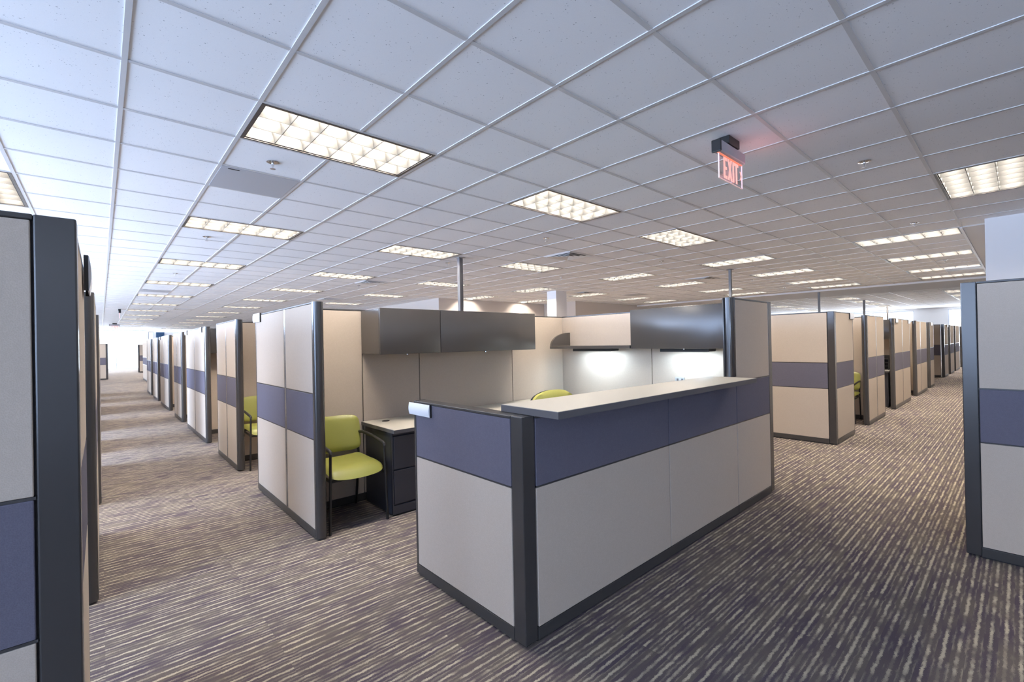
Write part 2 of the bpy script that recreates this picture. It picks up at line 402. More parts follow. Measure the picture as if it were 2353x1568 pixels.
# ------------------------------------------------------------------ partitions
def partition(label, axis, a0, a1, c0, c1, h=T, breaks=(), start=None, end=None, banded=True, strips=(), group=None, name='cubicle_partition', rail=True):
    """run along axis from a0 to a1, thickness c0..c1"""
    def B(mb, p0, p1, q0, q1, z0, z1, bev=0.0):
        if axis == 'x': mb.box(p0, q0, z0, p1, q1, z1, bev)
        else: mb.box(q0, p0, z0, q1, p1, z1, bev)
        return mb
    mid = ((a0+a1)/2, (c0+c1)/2, 0) if axis == 'x' else ((c0+c1)/2, (a0+a1)/2, 0)
    t = thing(name, mid, label, 'partition', group)
    th = c1-c0; pw = th
    s0, s1 = a0, a1
    for where, kind in ((0, start), (1, end)):
        if not kind: continue
        mb = MB(); w = pw if kind == 'square' else (0.05 if kind == 'round' else 0.02)
        p0, p1 = (a0, a0+w) if where == 0 else (a1-w, a1)
        if kind == 'round':
            n = 12; poly = []
            sg = -1 if where == 0 else 1
            base = p1 if where == 0 else p0
            for k in range(n+1):
                an = -R90 + math.pi*k/n
                u = base + sg*(0.018+0.032*math.cos(an)); v = (c0+c1)/2 + (th/2)*math.sin(an)
                poly.append((u, v) if axis == 'x' else (v, u))
            poly += [((base, c1) if axis == 'x' else (c1, base)), ((base, c0) if axis == 'x' else (c0, base))]
            mb.prism(poly, 0.012, h)
        else: B(mb, p0, p1, c0, c1, 0.012, h, 0.004)
        mb.build('post', POST, t, smooth=(kind == 'round'))
        if where == 0: s0 = p1
        else: s1 = p0
    fr = MB(); B(fr, s0, s1, c0+.012, c1-.012, 0, h-.008)
    fr.build('frame', FRAME, t)
    B(MB(), s0-(0 if start else 0), s1, c0-.001, c1+.001, h-.014, h, .003).build('top_cap', RAIL, t)
    zr = 0.068 if rail else 0.02
    if rail: B(MB(), s0, s1, c0-.001, c1+.001, 0.010, zr, .002).build('base_rail', RAIL, t)
    cuts = [s0] + list(breaks) + [s1]
    levels = [('lower_tile', zr+.003, 0.716, CREAM), ('accent_tile', 0.724, 1.050, BAND), ('upper_tile', 1.058, h-.015, CREAM)] if banded else [('fabric_tile', zr+.003, h-.015, CREAM)]
    tr = MB()
    for p0, p1 in zip(cuts[:-1], cuts[1:]):
        e0 = 0.0045 + (0.02 if p0 in strips else 0); e1 = 0.0045 + (0.02 if p1 in strips else 0)
        for nm, z0, z1, m_ in levels:
            if z1 > h-.01: z1 = h-.015
            if z1-z0 < .05: continue
            B(MB(), p0+e0, p1-e1, c0, c1, z0, z1, .0025).build(nm, m_, t)
        if banded:
            B(tr, p0+.001, p1-.001, c0+.001, c1-.001, .7165, .7235)
            if h > 1.2: B(tr, p0+.001, p1-.001, c0+.001, c1-.001, 1.0505, 1.0575)
    if banded: tr.build('tile_trim', TRIMM, t)
    for p in strips:
        B(MB(), p-.02, p+.02, c0+.0, c1-.0, .06, h-.004, .003).build('joint_strip', STRIP, t)
    return t

XL0, XL1 = 1.14, 1.215      # right side of the left aisle
DIV = [3.985 + 2.44*k for k in range(7)]
wings = [(3.385, 5.05, 4.10), (5.93, 7.10, 6.50), (8.01, 9.99, 9.02), (10.69, 11.87, 11.36), (12.91, 14.83, 13.85), (15.64, 17.06, 16.3), (17.78, 19.4, 18.72)]
for k, (y0, y1, sm) in enumerate(wings):
    lab = 'beige and blue banded cubicle wing beside the lime guest chair, nearest on the left aisle' if k == 0 else \
          '%s banded cubicle wing along the right side of the left aisle, counted from the lime chair' % ORD[k]
    partition(lab, 'y', y0, y1, XL0, XL1, breaks=(sm,), start='round', end='thin', strips=(sm,), group='cubicle wings along the left aisle')
# dividers behind each wing and the spine
for k, y in enumerate(DIV):
    if k == 0:
        partition('cream divider wall behind the lime guest chair and under the charcoal overhead cabinets', 'x', XL1+.004, 4.468, y, y+.075,
                  breaks=(1.76, 2.345, 3.58), banded=False, group='cream cubicle dividers')
    else:
        partition('cream divider of the %s cubicle along the left aisle' % ORD[k], 'x', XL1+.004, 4.468, y, y+.075,
                  breaks=(1.76, 3.0), banded=False, group='cream cubicle dividers')
for k in range(6):
    y0 = 1.604 if k == 0 else DIV[k-1]+.040
    y1 = DIV[k]+.036
    partition('cream back wall behind the lit shelf of the reception workstation' if k == 0 else 'cream back wall closing the %s cubicle along the left aisle' % ORD[k],
              'y', y0, y1, 4.470, 4.545, breaks=((2.70,) if k == 0 else (y0+1.22,)), banded=False, group='cubicle back walls')

# reception counter partitions
FY0, FY1 = 1.522, 1.600
partition('low beige and blue end partition with charcoal corner post and name plate', 'y', FY0, 2.485, 1.418, 1.496, h=LOW, start='square', end='thin', name='counter_partition')
partition('long low beige and blue front partition under the reception counter top', 'x', 1.500, 3.757, FY0, FY1, h=LOW, breaks=(2.708,), name='counter_partition')
tp = partition('tall narrow beige and blue partition closing the far end of the reception counter', 'x', 3.760, 4.545, FY0, FY1, end='square', name='counter_partition')
pp = MB()
poly = [(3.757-.022+.036*math.cos(R90+math.pi*k/12)*1.0, (FY0+FY1)/2+.040*math.sin(R90+math.pi*k/12)) for k in range(13)] + [(3.757, FY0-.001), (3.757, FY1+.001)]
pp.prism(poly, LOW+.036, T+.002)
for yy in (FY0+.012, FY1-.012): pp.box(3.692, yy-.006, LOW+.036, 3.74, yy+.006, T, .002)
pp.build('post', POST, tp, smooth=True)

ct = thing('counter_top', (2.6, 1.53, LOW), 'pale laminate transaction counter top resting along the low front partition', 'counter top')
cpoly = [(1.478, 1.352), (3.712, 1.352), (3.712, 1.518), (3.690, 1.70), (1.478, 1.735)]
MB().prism(cpoly, LOW+.002, LOW+.0335).build('edge_band', EDGE, ct)
MB().prism([(1.480,1.354),(3.710,1.354),(3.710,1.517),(3.688,1.698),(1.480,1.733)], LOW+.0335, LOW+.0355).build('laminate_surface', LAM, ct)

# west rows (left of the left aisle)
XW0, XW1 = -0.115, -0.040
west = [(1.628, 2.49), (3.43, 4.70), (5.58, 7.45), (8.36, 9.57), (10.6, 12.3), (13.28, 15.3), (16.2, 17.5), (18.5, 19.9)]
partition('tall beige and blue partition facing the camera at the left edge of the picture', 'x', -3.40, XW1, 1.55, 1.625, end='square', breaks=(-1.3, -2.4), group='cubicle partitions left of the left aisle')
for k, (y0, y1) in enumerate(west):
    partition('banded side partition beside the big dark corner post at the left edge' if k == 0 else '%s banded partition along the left side of the left aisle, counted from the corner post' % ORD[k],
              'y', y0, y1, XW0, (XW1-.005, -0.022, -0.008)[min(k, 2)], breaks=((y0+y1)/2+.05,) if k else (), start='round' if k else None, end='thin', group='cubicle partitions left of the left aisle')
for k, y in enumerate((4.06, 6.5, 8.95, 11.4, 14.2, 16.7, 19.1)):
    partition('cream divider inside the %s cubicle left of the left aisle' % ORD[k], 'x', -3.3, XW0-.004, y, y+.075, banded=False, group='cream dividers left of the left aisle')

# right near row
partition('big beige and blue partition at the right edge with pale blue metal post', 'y', -2.6, 0.256, 4.060, 4.130, breaks=(-1.2,), end='square', group='cubicle partitions right of the right aisle')
partition('beige and blue partition running along the right aisle from the pale blue right edge post', 'x', 4.134, 7.2, 0.186, 0.256, breaks=(5.6,), group='cubicle partitions right of the right aisle')

# right aisle, block beyond the counter
RY0, RY1 = 1.605, 1.680
partition('wide beige and grey partition of the second cubicle block, facing the reception counter', 'y', RY1+.004, 4.10, 7.005, 7.08, breaks=(2.9,), group='cubicle partitions along the right aisle')
rw = [(7.005, 7.98, None), (8.86, 10.16, 9.52), (11.1, 12.92, 12.0), (13.8, 15.5, 14.45), (16.1, 16.9, None)]
for k, (x0, x1, sm) in enumerate(rw):
    partition('%s banded cubicle wing along the right aisle, counted from the reception counter' % ORD[k], 'x', x0, x1, RY0, RY1, breaks=(sm,) if sm else (), strips=(sm,) if sm else (),
              start='square' if k == 0 else 'round', end='thin', group='cubicle partitions along the right aisle')
RDIV = [9.48, 11.96, 14.42, 16.86]
for k, x in enumerate(RDIV):
    partition('cream divider inside the %s cubicle along the right aisle' % ORD[k], 'y', RY1+.004, 4.10, x, x+.075, banded=False, breaks=(2.9,), group='cream dividers along the right aisle')
for k in range(4):
    x0 = 7.005 if k == 0 else RDIV[k-1]+.04
    partition('cream back wall of the %s cubicle along the right aisle' % ORD[k], 'x', x0, RDIV[k]+.036, 4.104, 4.179, banded=False, breaks=(x0+1.2,), group='cubicle back walls along the right aisle')
partition('shaded end partition of the far cubicle block on the right aisle', 'y', RY1+.09, 4.1, 20.30, 20.375, breaks=(2.9,), group='far partitions on the right aisle')
for k, (x0, x1) in enumerate([(20.3, 21.4), (22.1, 23.4), (24.0, 25.6), (26.9, 28.3)]):
    partition('%s partition of the far block along the right aisle, near the bright windows' % ORD[k], 'x', x0, x1, RY0+.07, RY1+.07, breaks=((x0+x1)/2,), start='square' if k == 0 else 'round', end='thin',
              group='far partitions on the right aisle')
# far end of the left aisle
partition('small beige partition end standing across the left aisle cross passage on its right', 'x', 1.50, 3.2, 25.05, 25.125, start='square', breaks=(2.4,), group='far partitions on the left aisle')
partition('banded partition running away behind the far partition end on the left aisle', 'y', 25.13, 28, 1.50, 1.575, breaks=(26.5,), group='far partitions on the left aisle')
partition('smallest beige partition before the bright end windows, right of the left aisle', 'x', 1.72, 3.2, 36.3, 36.375, start='square', breaks=(2.5,), group='far partitions on the left aisle')
partition('grey shaded partition before the bright end windows, left of the left aisle', 'x', -1.9, 0.27, 29.2, 29.275, end='square', breaks=(-.8,), group='far partitions on the left aisle')

# ------------------------------------------------------------------ name plates
def plate(axis, a0, a1, face, nrm, z0, z1, label, back=True):
    mid = (face, (a0+a1)/2, z0) if axis == 'y' else ((a0+a1)/2, face, z0)
    t = thing('name_plate', mid, label, 'name plate', 'white name plates on partitions')
    def profile(d0, d1, zz0, zz1, bow):
        mb = MB(); n = 6
        poly = [(face+nrm*(d1+bow*math.sin(math.pi*k/n)), zz0+(zz1-zz0)*k/n) for k in range(n+1)] + [(face+nrm*d0, zz1), (face+nrm*d0, zz0)]
        if axis == 'y': Mx = Matrix(((1,0,0,0),(0,0,1,0),(0,1,0,0),(0,0,0,1)))
        else: Mx = Matrix(((0,0,1,0),(1,0,0,0),(0,1,0,0),(0,0,0,1)))
        mb.prism(poly, a0, a1, Mx); return mb
    profile(.010, .014, z0+.002, z1-.002, .006).build('white_card', WHITEP, t, smooth=True)
    for aa in (a0, a1):
        mb = MB()
        if axis == 'y': mb.box(face, aa-.002, z0, face+nrm*.012, aa+.002, z1)
        else: mb.box(aa-.002, face, z0, aa+.002, face+nrm*.012, z1)
        mb.build('end_clip', BLACKP, t)
    return t
plate('y', 2.285, 2.515, 1.418, -1, .972, 1.047, 'white name plate on the low blue end partition of the reception counter')
plate('y', 4.83, 5.065, XL0, -1, 1.640, 1.728, 'white name plate at the far top corner of the wing beside the lime chair')
plate('y', 8.2, 8.42, XL0, -1, 1.640, 1.72, 'white name plate on the third wing along the left aisle')
plate('y', 9.78, 9.99, XL0, -1, 1.640, 1.72, 'white name plate at the far top corner of the third left aisle wing')
plate('y', 14.6, 14.82, XL0, -1, 1.640, 1.72, 'white name plate on the fifth wing along the left aisle')
plate('x', 7.77, 7.985, RY0, -1, 1.635, 1.72, 'white name plate at the top of the corner cubicle beyond the counter')
plate('x', 11.22, 11.45, RY0, -1, 1.635, 1.72, 'white name plate near the dark post of the third right aisle wing')
plate('x', 12.68, 12.92, RY0, -1, 1.635, 1.72, 'white name plate at the far top corner of the third right aisle wing')
plate('x', 16.3, 16.55, RY0, -1, 1.635, 1.72, 'white name plate on the last wing of the second block')
plate('x', 21.1, 21.38, RY0+.07, -1, 1.635, 1.72, 'white name plate on the far block along the right aisle')
plate('y', 2.20, 2.44, XW1, 1, 1.61, 1.735, 'name plate seen edge on above the side partition at the left edge')

# ------------------------------------------------------------------ overhead storage of the reception workstation
def overhead(label, axis, a0, a1, wall_c, front_c, z0=1.318, z1=1.714, locks=1, lip=True, group=None):
    """cabinet along axis; back at wall_c, door at front_c"""
    sg = 1 if front_c > wall_c else -1
    mid = ((a0+a1)/2, (wall_c+front_c)/2, z0) if axis == 'x' else ((wall_c+front_c)/2, (a0+a1)/2, z0)
    t = thing('overhead_cabinet', mid, label, 'cabinet', group)
    def B(p0, p1, q0, q1, c0, c1, bev=.003):
        mb = MB()
        if axis == 'x': mb.box(p0, q0, c0, p1, q1, c1, bev)
        else: mb.box(q0, p0, c0, q1, p1, c1, bev)
        return mb
    B(a0, a1, wall_c, front_c-sg*.024, z0+.004, z1-.004).build('body', CAB, t)
    B(a0-.001, a1+.001, front_c-sg*.021, front_c, z0, z1, .006).build('door', CAB, t, smooth=True)
    lk = MB()
    for k in range(locks):
        p = a0+(a1-a0)*(.45 if locks == 1 else (.3+.4*k))
        if axis == 'x': lk.lathe([(.009, z0-.010), (.009, z0+.004)], p, front_c-sg*.035, 12)
        else: lk.lathe([(.009, z0-.010), (.009, z0+.004)], front_c-sg*.035, p, 12)
    lk.build('lock', CHROME, t)
    return t
overhead('smaller charcoal overhead cabinet at the chair end of the reception workstation', 'x', 1.752, 2.350, DIV[0]-.004, 3.605)
overhead('larger charcoal overhead cabinet with wide flip door behind the reception counter', 'x', 2.356, 3.590, DIV[0]-.004, 3.605)
overhead('overhead cabinet with blue sky reflection above the lit panel and beside the tall post', 'y', 1.70, 2.735, 4.466, 4.125, z0=1.308)

sh = thing('wall_shelf', (4.3, 3.3, 1.31), 'open charcoal shelf with rounded end bracket on the back wall above the task light', 'shelf')
MB().box(4.115, 2.742, 1.312, 4.466, 3.885, 1.345, .004).build('shelf_board', CAB, sh)
q = MB(); n = 12
poly = [(4.466, 1.346), (4.120, 1.346)] + [(4.466-.346*math.cos(R90*k/n), 1.346+.165*math.sin(R90*k/n)) for k in range(1, n+1)]
Mx = Matrix(((1,0,0,0),(0,0,1,0),(0,1,0,0),(0,0,0,1)))
q.prism(poly, 3.858, 3.884, Mx); q.build('end_bracket', CAB, sh)

def task(label, y0, y1, zt):
    t = thing('task_light', (4.27, (y0+y1)/2, zt-.035), label, 'task light', 'under-shelf task lights')
    hm = MB(); hm.box(4.22, y0, zt-.006, 4.36, y1, zt-.001); hm.box(4.215, y0, zt-.032, 4.221, y1, zt-.001); hm.box(4.359, y0, zt-.020, 4.365, y1, zt-.001); hm.box(4.221, y0, zt-.03, 4.359, y0+.006, zt-.006); hm.box(4.221, y1-.006, zt-.03, 4.359, y1, zt-.006)
    hm.build('housing', BLACKP, t)
    MB().box(4.235, y0+.02, zt-.016, 4.345, y1-.02, zt-.0065).build('lens', TASKG, t)
task('slim task light under the open shelf, washing the left panel of the back wall', 3.05, 3.60, 1.312)
task('slim task light under the blue reflecting cabinet, washing the right panel of the back wall', 1.95, 2.45, 1.308)

# ------------------------------------------------------------------ worktop, pedestal, outlet
def worktop(label, polys, z1=.715, th=.030, group=None, grommet=None):
    c = polys[0]; t = thing('worktop', (c[0], c[1], z1-th), label, 'desk', group)
    MB().prism(polys, z1-th, z1-.002).build('edge_band', EDGE, t)
    cxm = sum(p[0] for p in polys)/len(polys); cym = sum(p[1] for p in polys)/len(polys)
    MB().prism([(p[0]+(.002 if p[0] < cxm else -.002), p[1]+(.002 if p[1] < cym else -.002)) for p in polys], z1-.002, z1).build('laminate_surface', LAM, t)
    if grommet:
        MB().lathe([(.033, z1+.0005), (.033, z1+.003), (.028, z1+.0045), (.02, z1+.0035)], *grommet).build('grommet', BLACKP, t)
    return t
worktop('pale L-shaped laminate worktop against the back walls inside the reception workstation',
        [(1.735, 3.36), (3.55, 3.36), (3.80, 3.10), (3.80, 1.62), (4.462, 1.62), (4.462, 3.975), (1.735, 3.975)], grommet=(1.90, 3.83))
def pedestal(label, x0, x1, y0, y1, h=.683, front=-1, group=None):
    t = thing('file_pedestal', ((x0+x1)/2, (y0+y1)/2, 0), label, 'cabinet', group)
    yf = y0
    MB().box(x0, y0+.018, .012, x1, y1, h, .003).build('body', PED, t)
    for xs in ((x0, x0+.011), (x1-.011, x1)): MB().box(xs[0], y0+.001, .086, xs[1], y0+.0175, .659, .002).build('side_rail', PED, t)
    MB().box(x0, y0+.002, .012, x1, y0+.017, .085, .002).build('plinth', PED, t)
    zs = [.092, .375, .655]
    for k in range(2):
        d = MB().box(x0+.014, y0-.001, zs[k]+.005, x1-.014, y0+.017, zs[k+1]-.005, .004).build('drawer', PED, t)
    MB().box(x0, y0+.002, .660, x1, y0+.017, h, .002).build('top_rail', PED, t)
    return t
pedestal('dark two-drawer file pedestal under the worktop beside the lime guest chair', 1.752, 2.14, 3.432, 3.93)
o = thing('wall_outlet', (4.462, 2.38, .985), 'small grey power outlet on the lit back wall just above the counter top', 'outlet')
MB().box(4.455, 2.325, .955, 4.469, 2.425, 1.005, .003).build('cover_plate', mat('outlet_grey', (.42,.42,.42), .5), o)
for yy in (2.345, 2.395): MB().box(4.4535, yy-.010, .968, 4.4549, yy+.010, .992).build('socket', EDGE, o)

# ------------------------------------------------------------------ chairs
def guest_chair():
    t = thing('guest_chair', (0, 0, 0), 'lime green guest chair with black arms beside the dark pedestal, nearest of its kind', 'chair', 'lime guest chairs')
    # faces -y ; width 0.46
    def seat(u, v, w):
        y = -.01+v; z = .425 + w + .018*(abs(u)/.24)**2 - (.035*((-v-.12)/.12)**2 if v < -.12 else 0) + (0.01*(v/.24) if v > 0 else 0)
        return (u*(1.0 if v > -.1 else 1.0+.10*(-v-.1)), y-.02*(1-(u/.24)**2)*(1 if v < 0 else 0), z)
    MB().cushion(seat, .495, .50, .042, e=8.0).build('seat', LIME, t, smooth=True)
    def back(u, v, w):
        yb = .235 + .06*(v+.14)/.28 - .055*(u/.24)**2*-1*-1
        return (u*(1.0+.05*v), yb - w, .645+v)
    MB().cushion(back, .490, .300, .026, e=6.0).build('backrest', LIME, t, smooth=True)
    for sx in (-1, 1):
        MB().tube([(sx*.258, -.262, 0), (sx*.256, -.262, .02), (sx*.245, -.258, .40), (sx*.240, -.252, .600)], .0115).build('leg', BLACK, t, smooth=True)
        MB().tube([(sx*.225, .285, 0), (sx*.225, .27, .05), (sx*.228, .215, .44), (sx*.228, .235, .62), (sx*.224, .26, .74)], .0115).build('leg', BLACK, t, smooth=True)
        arm = MB(); arm.tube([(sx*.240, -.262, .592), (sx*.240, -.258, .606), (sx*.242, -.235, .615), (sx*.247, -.02, .640), (sx*.244, .15, .650), (sx*.232, .225, .645), (sx*.229, .240, .63)], [.012,.0135,.0145,.0145,.0135,.0125,.011]); arm.build('armrest', BLACKP, t, smooth=True)
    fr = MB()
    for sx in (-1, 1): fr.tube([(sx*.235, -.25, .385), (sx*.228, .22, .395)], .011)
    fr.tube([(-.24, -.23, .383), (.24, -.23, .383)], .011); fr.tube([(-.228, .215, .395), (.228, .215, .395)], .011)
    fr.tube([(-.226, .245, .60), (.226, .245, .60)], .010)
    fr.build('seat_frame', BLACK, t, smooth=True)
    return t
gc = guest_chair(); gc.scale = (0.89, 1, 1); gc.location = (1.472, 3.690, 0)
copy_tree(gc, (1.478, 6.130, 0), 0, 'lime guest chair half hidden in the second cubicle of the left aisle', 'lime guest chairs')
copy_tree(gc, (9.17, 2.02, 0), -R90, 'lime guest chair half hidden in the first cubicle along the right aisle', 'lime guest chairs')
copy_tree(gc, (14.10, 2.04, 0), -R90, 'far lime guest chair glimpsed in the third cubicle along the right aisle', 'lime guest chairs')

tc_ = thing('task_chair', (0, 0, 0), 'pale lime desk chair behind the reception counter with only its rounded back showing', 'chair')
def tb(u, v, w): return (u, .22 + .05*v - .16*(u/.25)**2*-.35 - w, .675+v)
MB().cushion(tb, .50, .52, .04, e=2.6).build('backrest', PALEG, tc_, smooth=True)
def ts(u, v, w): return (u, v-.03, .46 + w + (-.03*((-v-.15)/.1)**2 if v < -.15 else 0))
MB().cushion(ts, .50, .48, .045, e=3.0).build('seat', PALEG, tc_, smooth=True)
MB().tube([(0, .16, .40), (0, .29, .42), (0, .31, .55), (0, .29, .80)], .022).build('back_support', BLACKP, tc_, smooth=True)
bp_ = MB()
def tbk(u, v, w): return (u, .262 + .05*v - .16*(u/.25)**2*-.35 - w, .665+v)
bp_.cushion(tbk, .52, .53, .012, e=2.6).build('back_shell', BLACKP, tc_, smooth=True)
MB().lathe([(.03, .10), (.03, .25), (.02, .26), (.02, .40), (.06, .405), (.06, .42)], 0, 0).build('gas_column', BLACKP, tc_, smooth=True)
for k in range(5):
    a = 2*math.pi*k/5
    l = MB().tube([(0.02*math.cos(a), .02*math.sin(a), .115), (.30*math.cos(a), .30*math.sin(a), .075)], [.024, .015]).build('base_leg', BLACKP, tc_, smooth=True)
    cs = MB(); cs.tube([(.30*math.cos(a)-.012*math.sin(a), .30*math.sin(a)+.012*math.cos(a), .028), (.30*math.cos(a)+.012*math.sin(a), .30*math.sin(a)-.012*math.cos(a), .028)], .028, 14)
    cs.build('caster', BLACKP, l, smooth=True)
for sx in (-1, 1):
    MB().tube([(sx*.2, 0, .42), (sx*.28, 0, .43), (sx*.29, 0, .60)], .013).build('arm_post', BLACKP, tc_, smooth=True)
    MB().box(sx*.29-.04, -.14, .60, sx*.29+.04, .12, .625, .010).build('arm_pad', BLACKP, tc_, smooth=True)
tc_.location = (3.19, 2.81, 0); tc_.rotation_euler = (0, 0, math.radians(-20))

# ------------------------------------------------------------------ other cubicles glimpsed through the openings
overhead('dark overhead cabinet glimpsed in the third cubicle along the left aisle', 'x', XL1+.02, 2.45, DIV[2]-.004, DIV[2]-.37)
worktop('worktop glimpsed in the second cubicle along the right aisle', [(11.3, 1.72), (11.952, 1.72), (11.952, 4.08), (11.3, 4.08)])
overhead('dark overhead cabinet glimpsed in the second cubicle along the right aisle', 'y', 1.72, 2.95, 11.952, 11.60)
overhead('dark overhead cabinet glimpsed in the fourth cubicle along the right aisle', 'y', 1.72, 2.95, 16.852, 16.50)
worktop('worktop glimpsed in the fourth cubicle along the right aisle', [(16.2, 1.72), (16.852, 1.72), (16.852, 4.08), (16.2, 4.08)])
def organizer(label, x, y0, y1):
    t = thing('desk_organizer', (x, (y0+y1)/2, .716), label, 'organizer')
    fr = MB(); fr.box(x-.13, y0, .7165, x+.13, y0+.012, 1.0); fr.box(x-.13, y1-.012, .7165, x+.13, y1, 1.0); fr.box(x+.118, y0+.012, .7165, x+.13, y1-.012, 1.0)
    fr.build('case', BLACKP, t)
    for k in range(4): MB().box(x-.128, y0+.0125, .722+.066*k, x+.117, y1-.0125, .732+.066*k).build('tray', BLACKP, t)
organizer('black stacked letter tray on the worktop of the second right aisle cubicle', 11.70, 1.76, 2.06)
organizer('black stacked letter tray on the worktop of the fourth right aisle cubicle', 16.60, 1.76, 2.06)
for lab, x0, yf in (('dark pedestal under the worktop of the second right aisle cubicle', 11.4, 1.75), ('dark pedestal under the worktop of the fourth right aisle cubicle', 16.3, 1.75)):
    pedestal(lab, x0, x0+.5, yf, yf+.5)

# ------------------------------------------------------------------ ceiling troffers
def troffer():
    t = thing('ceiling_light', (0, 0, 0), 'x', 'ceiling light', 'recessed louvered ceiling lights')
    L2, W2 = CELL-.013, CELL/2-.013      # half length, half width, root at ceiling height
    def ring(mb, l, w, d, z0, z1):
        mb.box(-l, -w, z0, l, -w+d, z1); mb.box(-l, w-d, z0, l, w, z1); mb.box(-l, -w+d, z0, -l+d, w-d, z1); mb.box(l-d, -w+d, z0, l, w-d, z1)
    f = MB(); ring(f, L2, W2, .020, -.006, .125); f.build('frame', LFRAME, t)
    li, wi = L2-.021, W2-.021
    lo = MB()
    def wedge(horizontal, p, a0, a1):
        prof = [(-.002, .003), (.002, .003), (.005, .025), (.012, .052), (.022, .076), (-.022, .076), (-.012, .052), (-.005, .025)]
        if horizontal: Mx = Matrix(((0,0,1,0),(1,0,0,p),(0,1,0,0),(0,0,0,1)))
        else: Mx = Matrix(((1,0,0,p),(0,0,1,0),(0,1,0,0),(0,0,0,1)))
        lo.prism(prof, a0, a1, Mx)
    for k in range(1, 3): wedge(True, -wi+2*wi*k/3, -li, li)
    for k in range(1, 6): wedge(False, -li+2*li*k/6, -wi, wi)
    ring(lo, li, wi, .006, .001, .082)
    lo.build('louver', LOUV, t)
    for k in range(3):
        y = -wi+2*wi*(k+.5)/3
        MB().tube([(-li+.02, y, .062), (li-.02, y, .062)], .013, 8).build('lamp_tube', LAMP, t, smooth=True)
    MB().box(-L2, -W2, .126, L2, W2, .135).build('housing', WHITEP, t)
    return t
proto = troffer(); first = True
def light_label(f):
    i, j, a = f
    if f == (9, -5, 'x'): return 'large louvered light at the right edge of the ceiling, cut by the side wall'
    if f == (-2, 4, 'y'): return 'louvered light cut by the left edge above the near partition'
    if a == 'x' and i in (1, 5, 9):
        k = j//5
        run = {1: 'the row over the left aisle', 5: 'the middle row', 9: 'the third row, before the second block'}[i]
        if f == (1, 0, 'x'): return 'largest louvered ceiling light, nearest of the row over the left aisle'
        return '%s louvered light from the camera in %s' % (ORD[k], run)
    if a == 'y':
        c = (14, 18, 22, 25).index(i); r = {-4: 'beside the side wall', 0: 'above the right aisle', 4: 'above the second cubicle block', 9: 'behind the second cubicle block', 13: 'near the core wall'}[j]
        return '%s crosswise louvered light %s' % (ORD[c], r)
    return 'small far louvered light beyond the soffit, %s in the %s file' % (ORD[(i-34)//4], ORD[(-3, 2, 7).index(j)])
for f in FIX:
    i, j, a = f
    loc = (gx(i+1), gy(j+.5), H) if a == 'x' else (gx(i+.5), gy(j+1), H)
    rz = 0 if a == 'x' else R90
    if first:
        proto.location = loc; proto.rotation_euler = (0, 0, rz); proto['label'] = light_label(f); first = False
    else: copy_tree(proto, loc, rz, light_label(f))

# ------------------------------------------------------------------ vents, access panels, sprinklers
VENTW = mat('vent_white', (0.70, 0.69, 0.67), 0.4)
def vent():
    t = thing('ceiling_vent', (0, 0, 0), 'x', 'vent', 'square ceiling air vents')
    h = CELL/2-.013
    b = MB()
    def cone(r0, r1, z0, z1, th=.004):
        for k in range(4):
            M4 = Matrix.Rotation(k*R90, 4, 'Z')
            bb = bmesh.new(); vs_ = [bb.verts.new(p) for p in ((-r0, -r0, z0), (r0, -r0, z0), (r1, -r1, z1), (-r1, -r1, z1), (-r0, -r0, z0+th), (r0, -r0, z0+th), (r1, -r1, z1+th), (-r1, -r1, z1+th))]
            for q_ in ((0,1,2,3),(7,6,5,4),(0,4,5,1),(2,6,7,3)): bb.faces.new([vs_[x] for x in q_])
            bmesh.ops.transform(bb, matrix=M4, verts=bb.verts[:]); bmesh.ops.recalc_face_normals(bb, faces=bb.faces[:]); b._merge(bb)
    for k, r in enumerate((.27, .20, .13, .065)): cone(r, r-.055, -.014, -.001-.0002*k)
    b.build('blade', VENTW, t)
    fr = MB(); fr.box(-h, -h, -.010, h, -h+.02, -.001); fr.box(-h, h-.02, -.010, h, h, -.001); fr.box(-h, -h+.02, -.010, -h+.02, h-.02, -.001); fr.box(h-.02, -h+.02, -.010, h, h-.02, -.001)
    fr.build('frame', BARM, t)
    MB().box(-h+.02, -h+.02, -.0009, h-.02, h-.02, -.0003).build('backing', FRAME, t)
    return t
vp = vent(); vfirst = True
for i, j, lab in ((9, 3, 'square air vent beside the third louvered light, above the reception workstation'), (7, 11, 'square air vent beside the third light of the middle row'),
                  (8, 18, 'small square air vent above the tall wing with the lime chair'), (17, 3, 'square air vent near the dark power pole by the tall post'),
                  (17, 9, 'square air vent right of the white column'), (3, 28, 'far square air vent over the left aisle')):
    loc = (gx(i+.5), gy(j+.5), H)
    if vfirst: vp.location = loc; vp['label'] = lab; vfirst = False
    else: copy_tree(vp, loc, 0, lab)
for i, j, lab in ((1, 2, 'blue grey metal access panel in the ceiling below the largest light'), (1, 18, 'far grey access panel over the left aisle'), (20, 8, 'grey access panel in the ceiling beyond the white column'), (22.6, -4, 'grey access panel between the lights beside the side wall')):
    t = thing('access_panel', (gx(i+.5), gy(j+.5), H), lab, 'access panel', 'ceiling access panels')
    x0, y0 = gx(i)+.013, gy(j)+.013
    MB().box(x0, y0, H-.0055, x0+CELL-.026, y0+CELL-.026, H-.001, .001).build('panel', ACCESS, t)
    MB().box(x0+.05, y0+.03, H-.0075, x0+.13, y0+.045, H-.0056).build('latch', BLACKP, t)
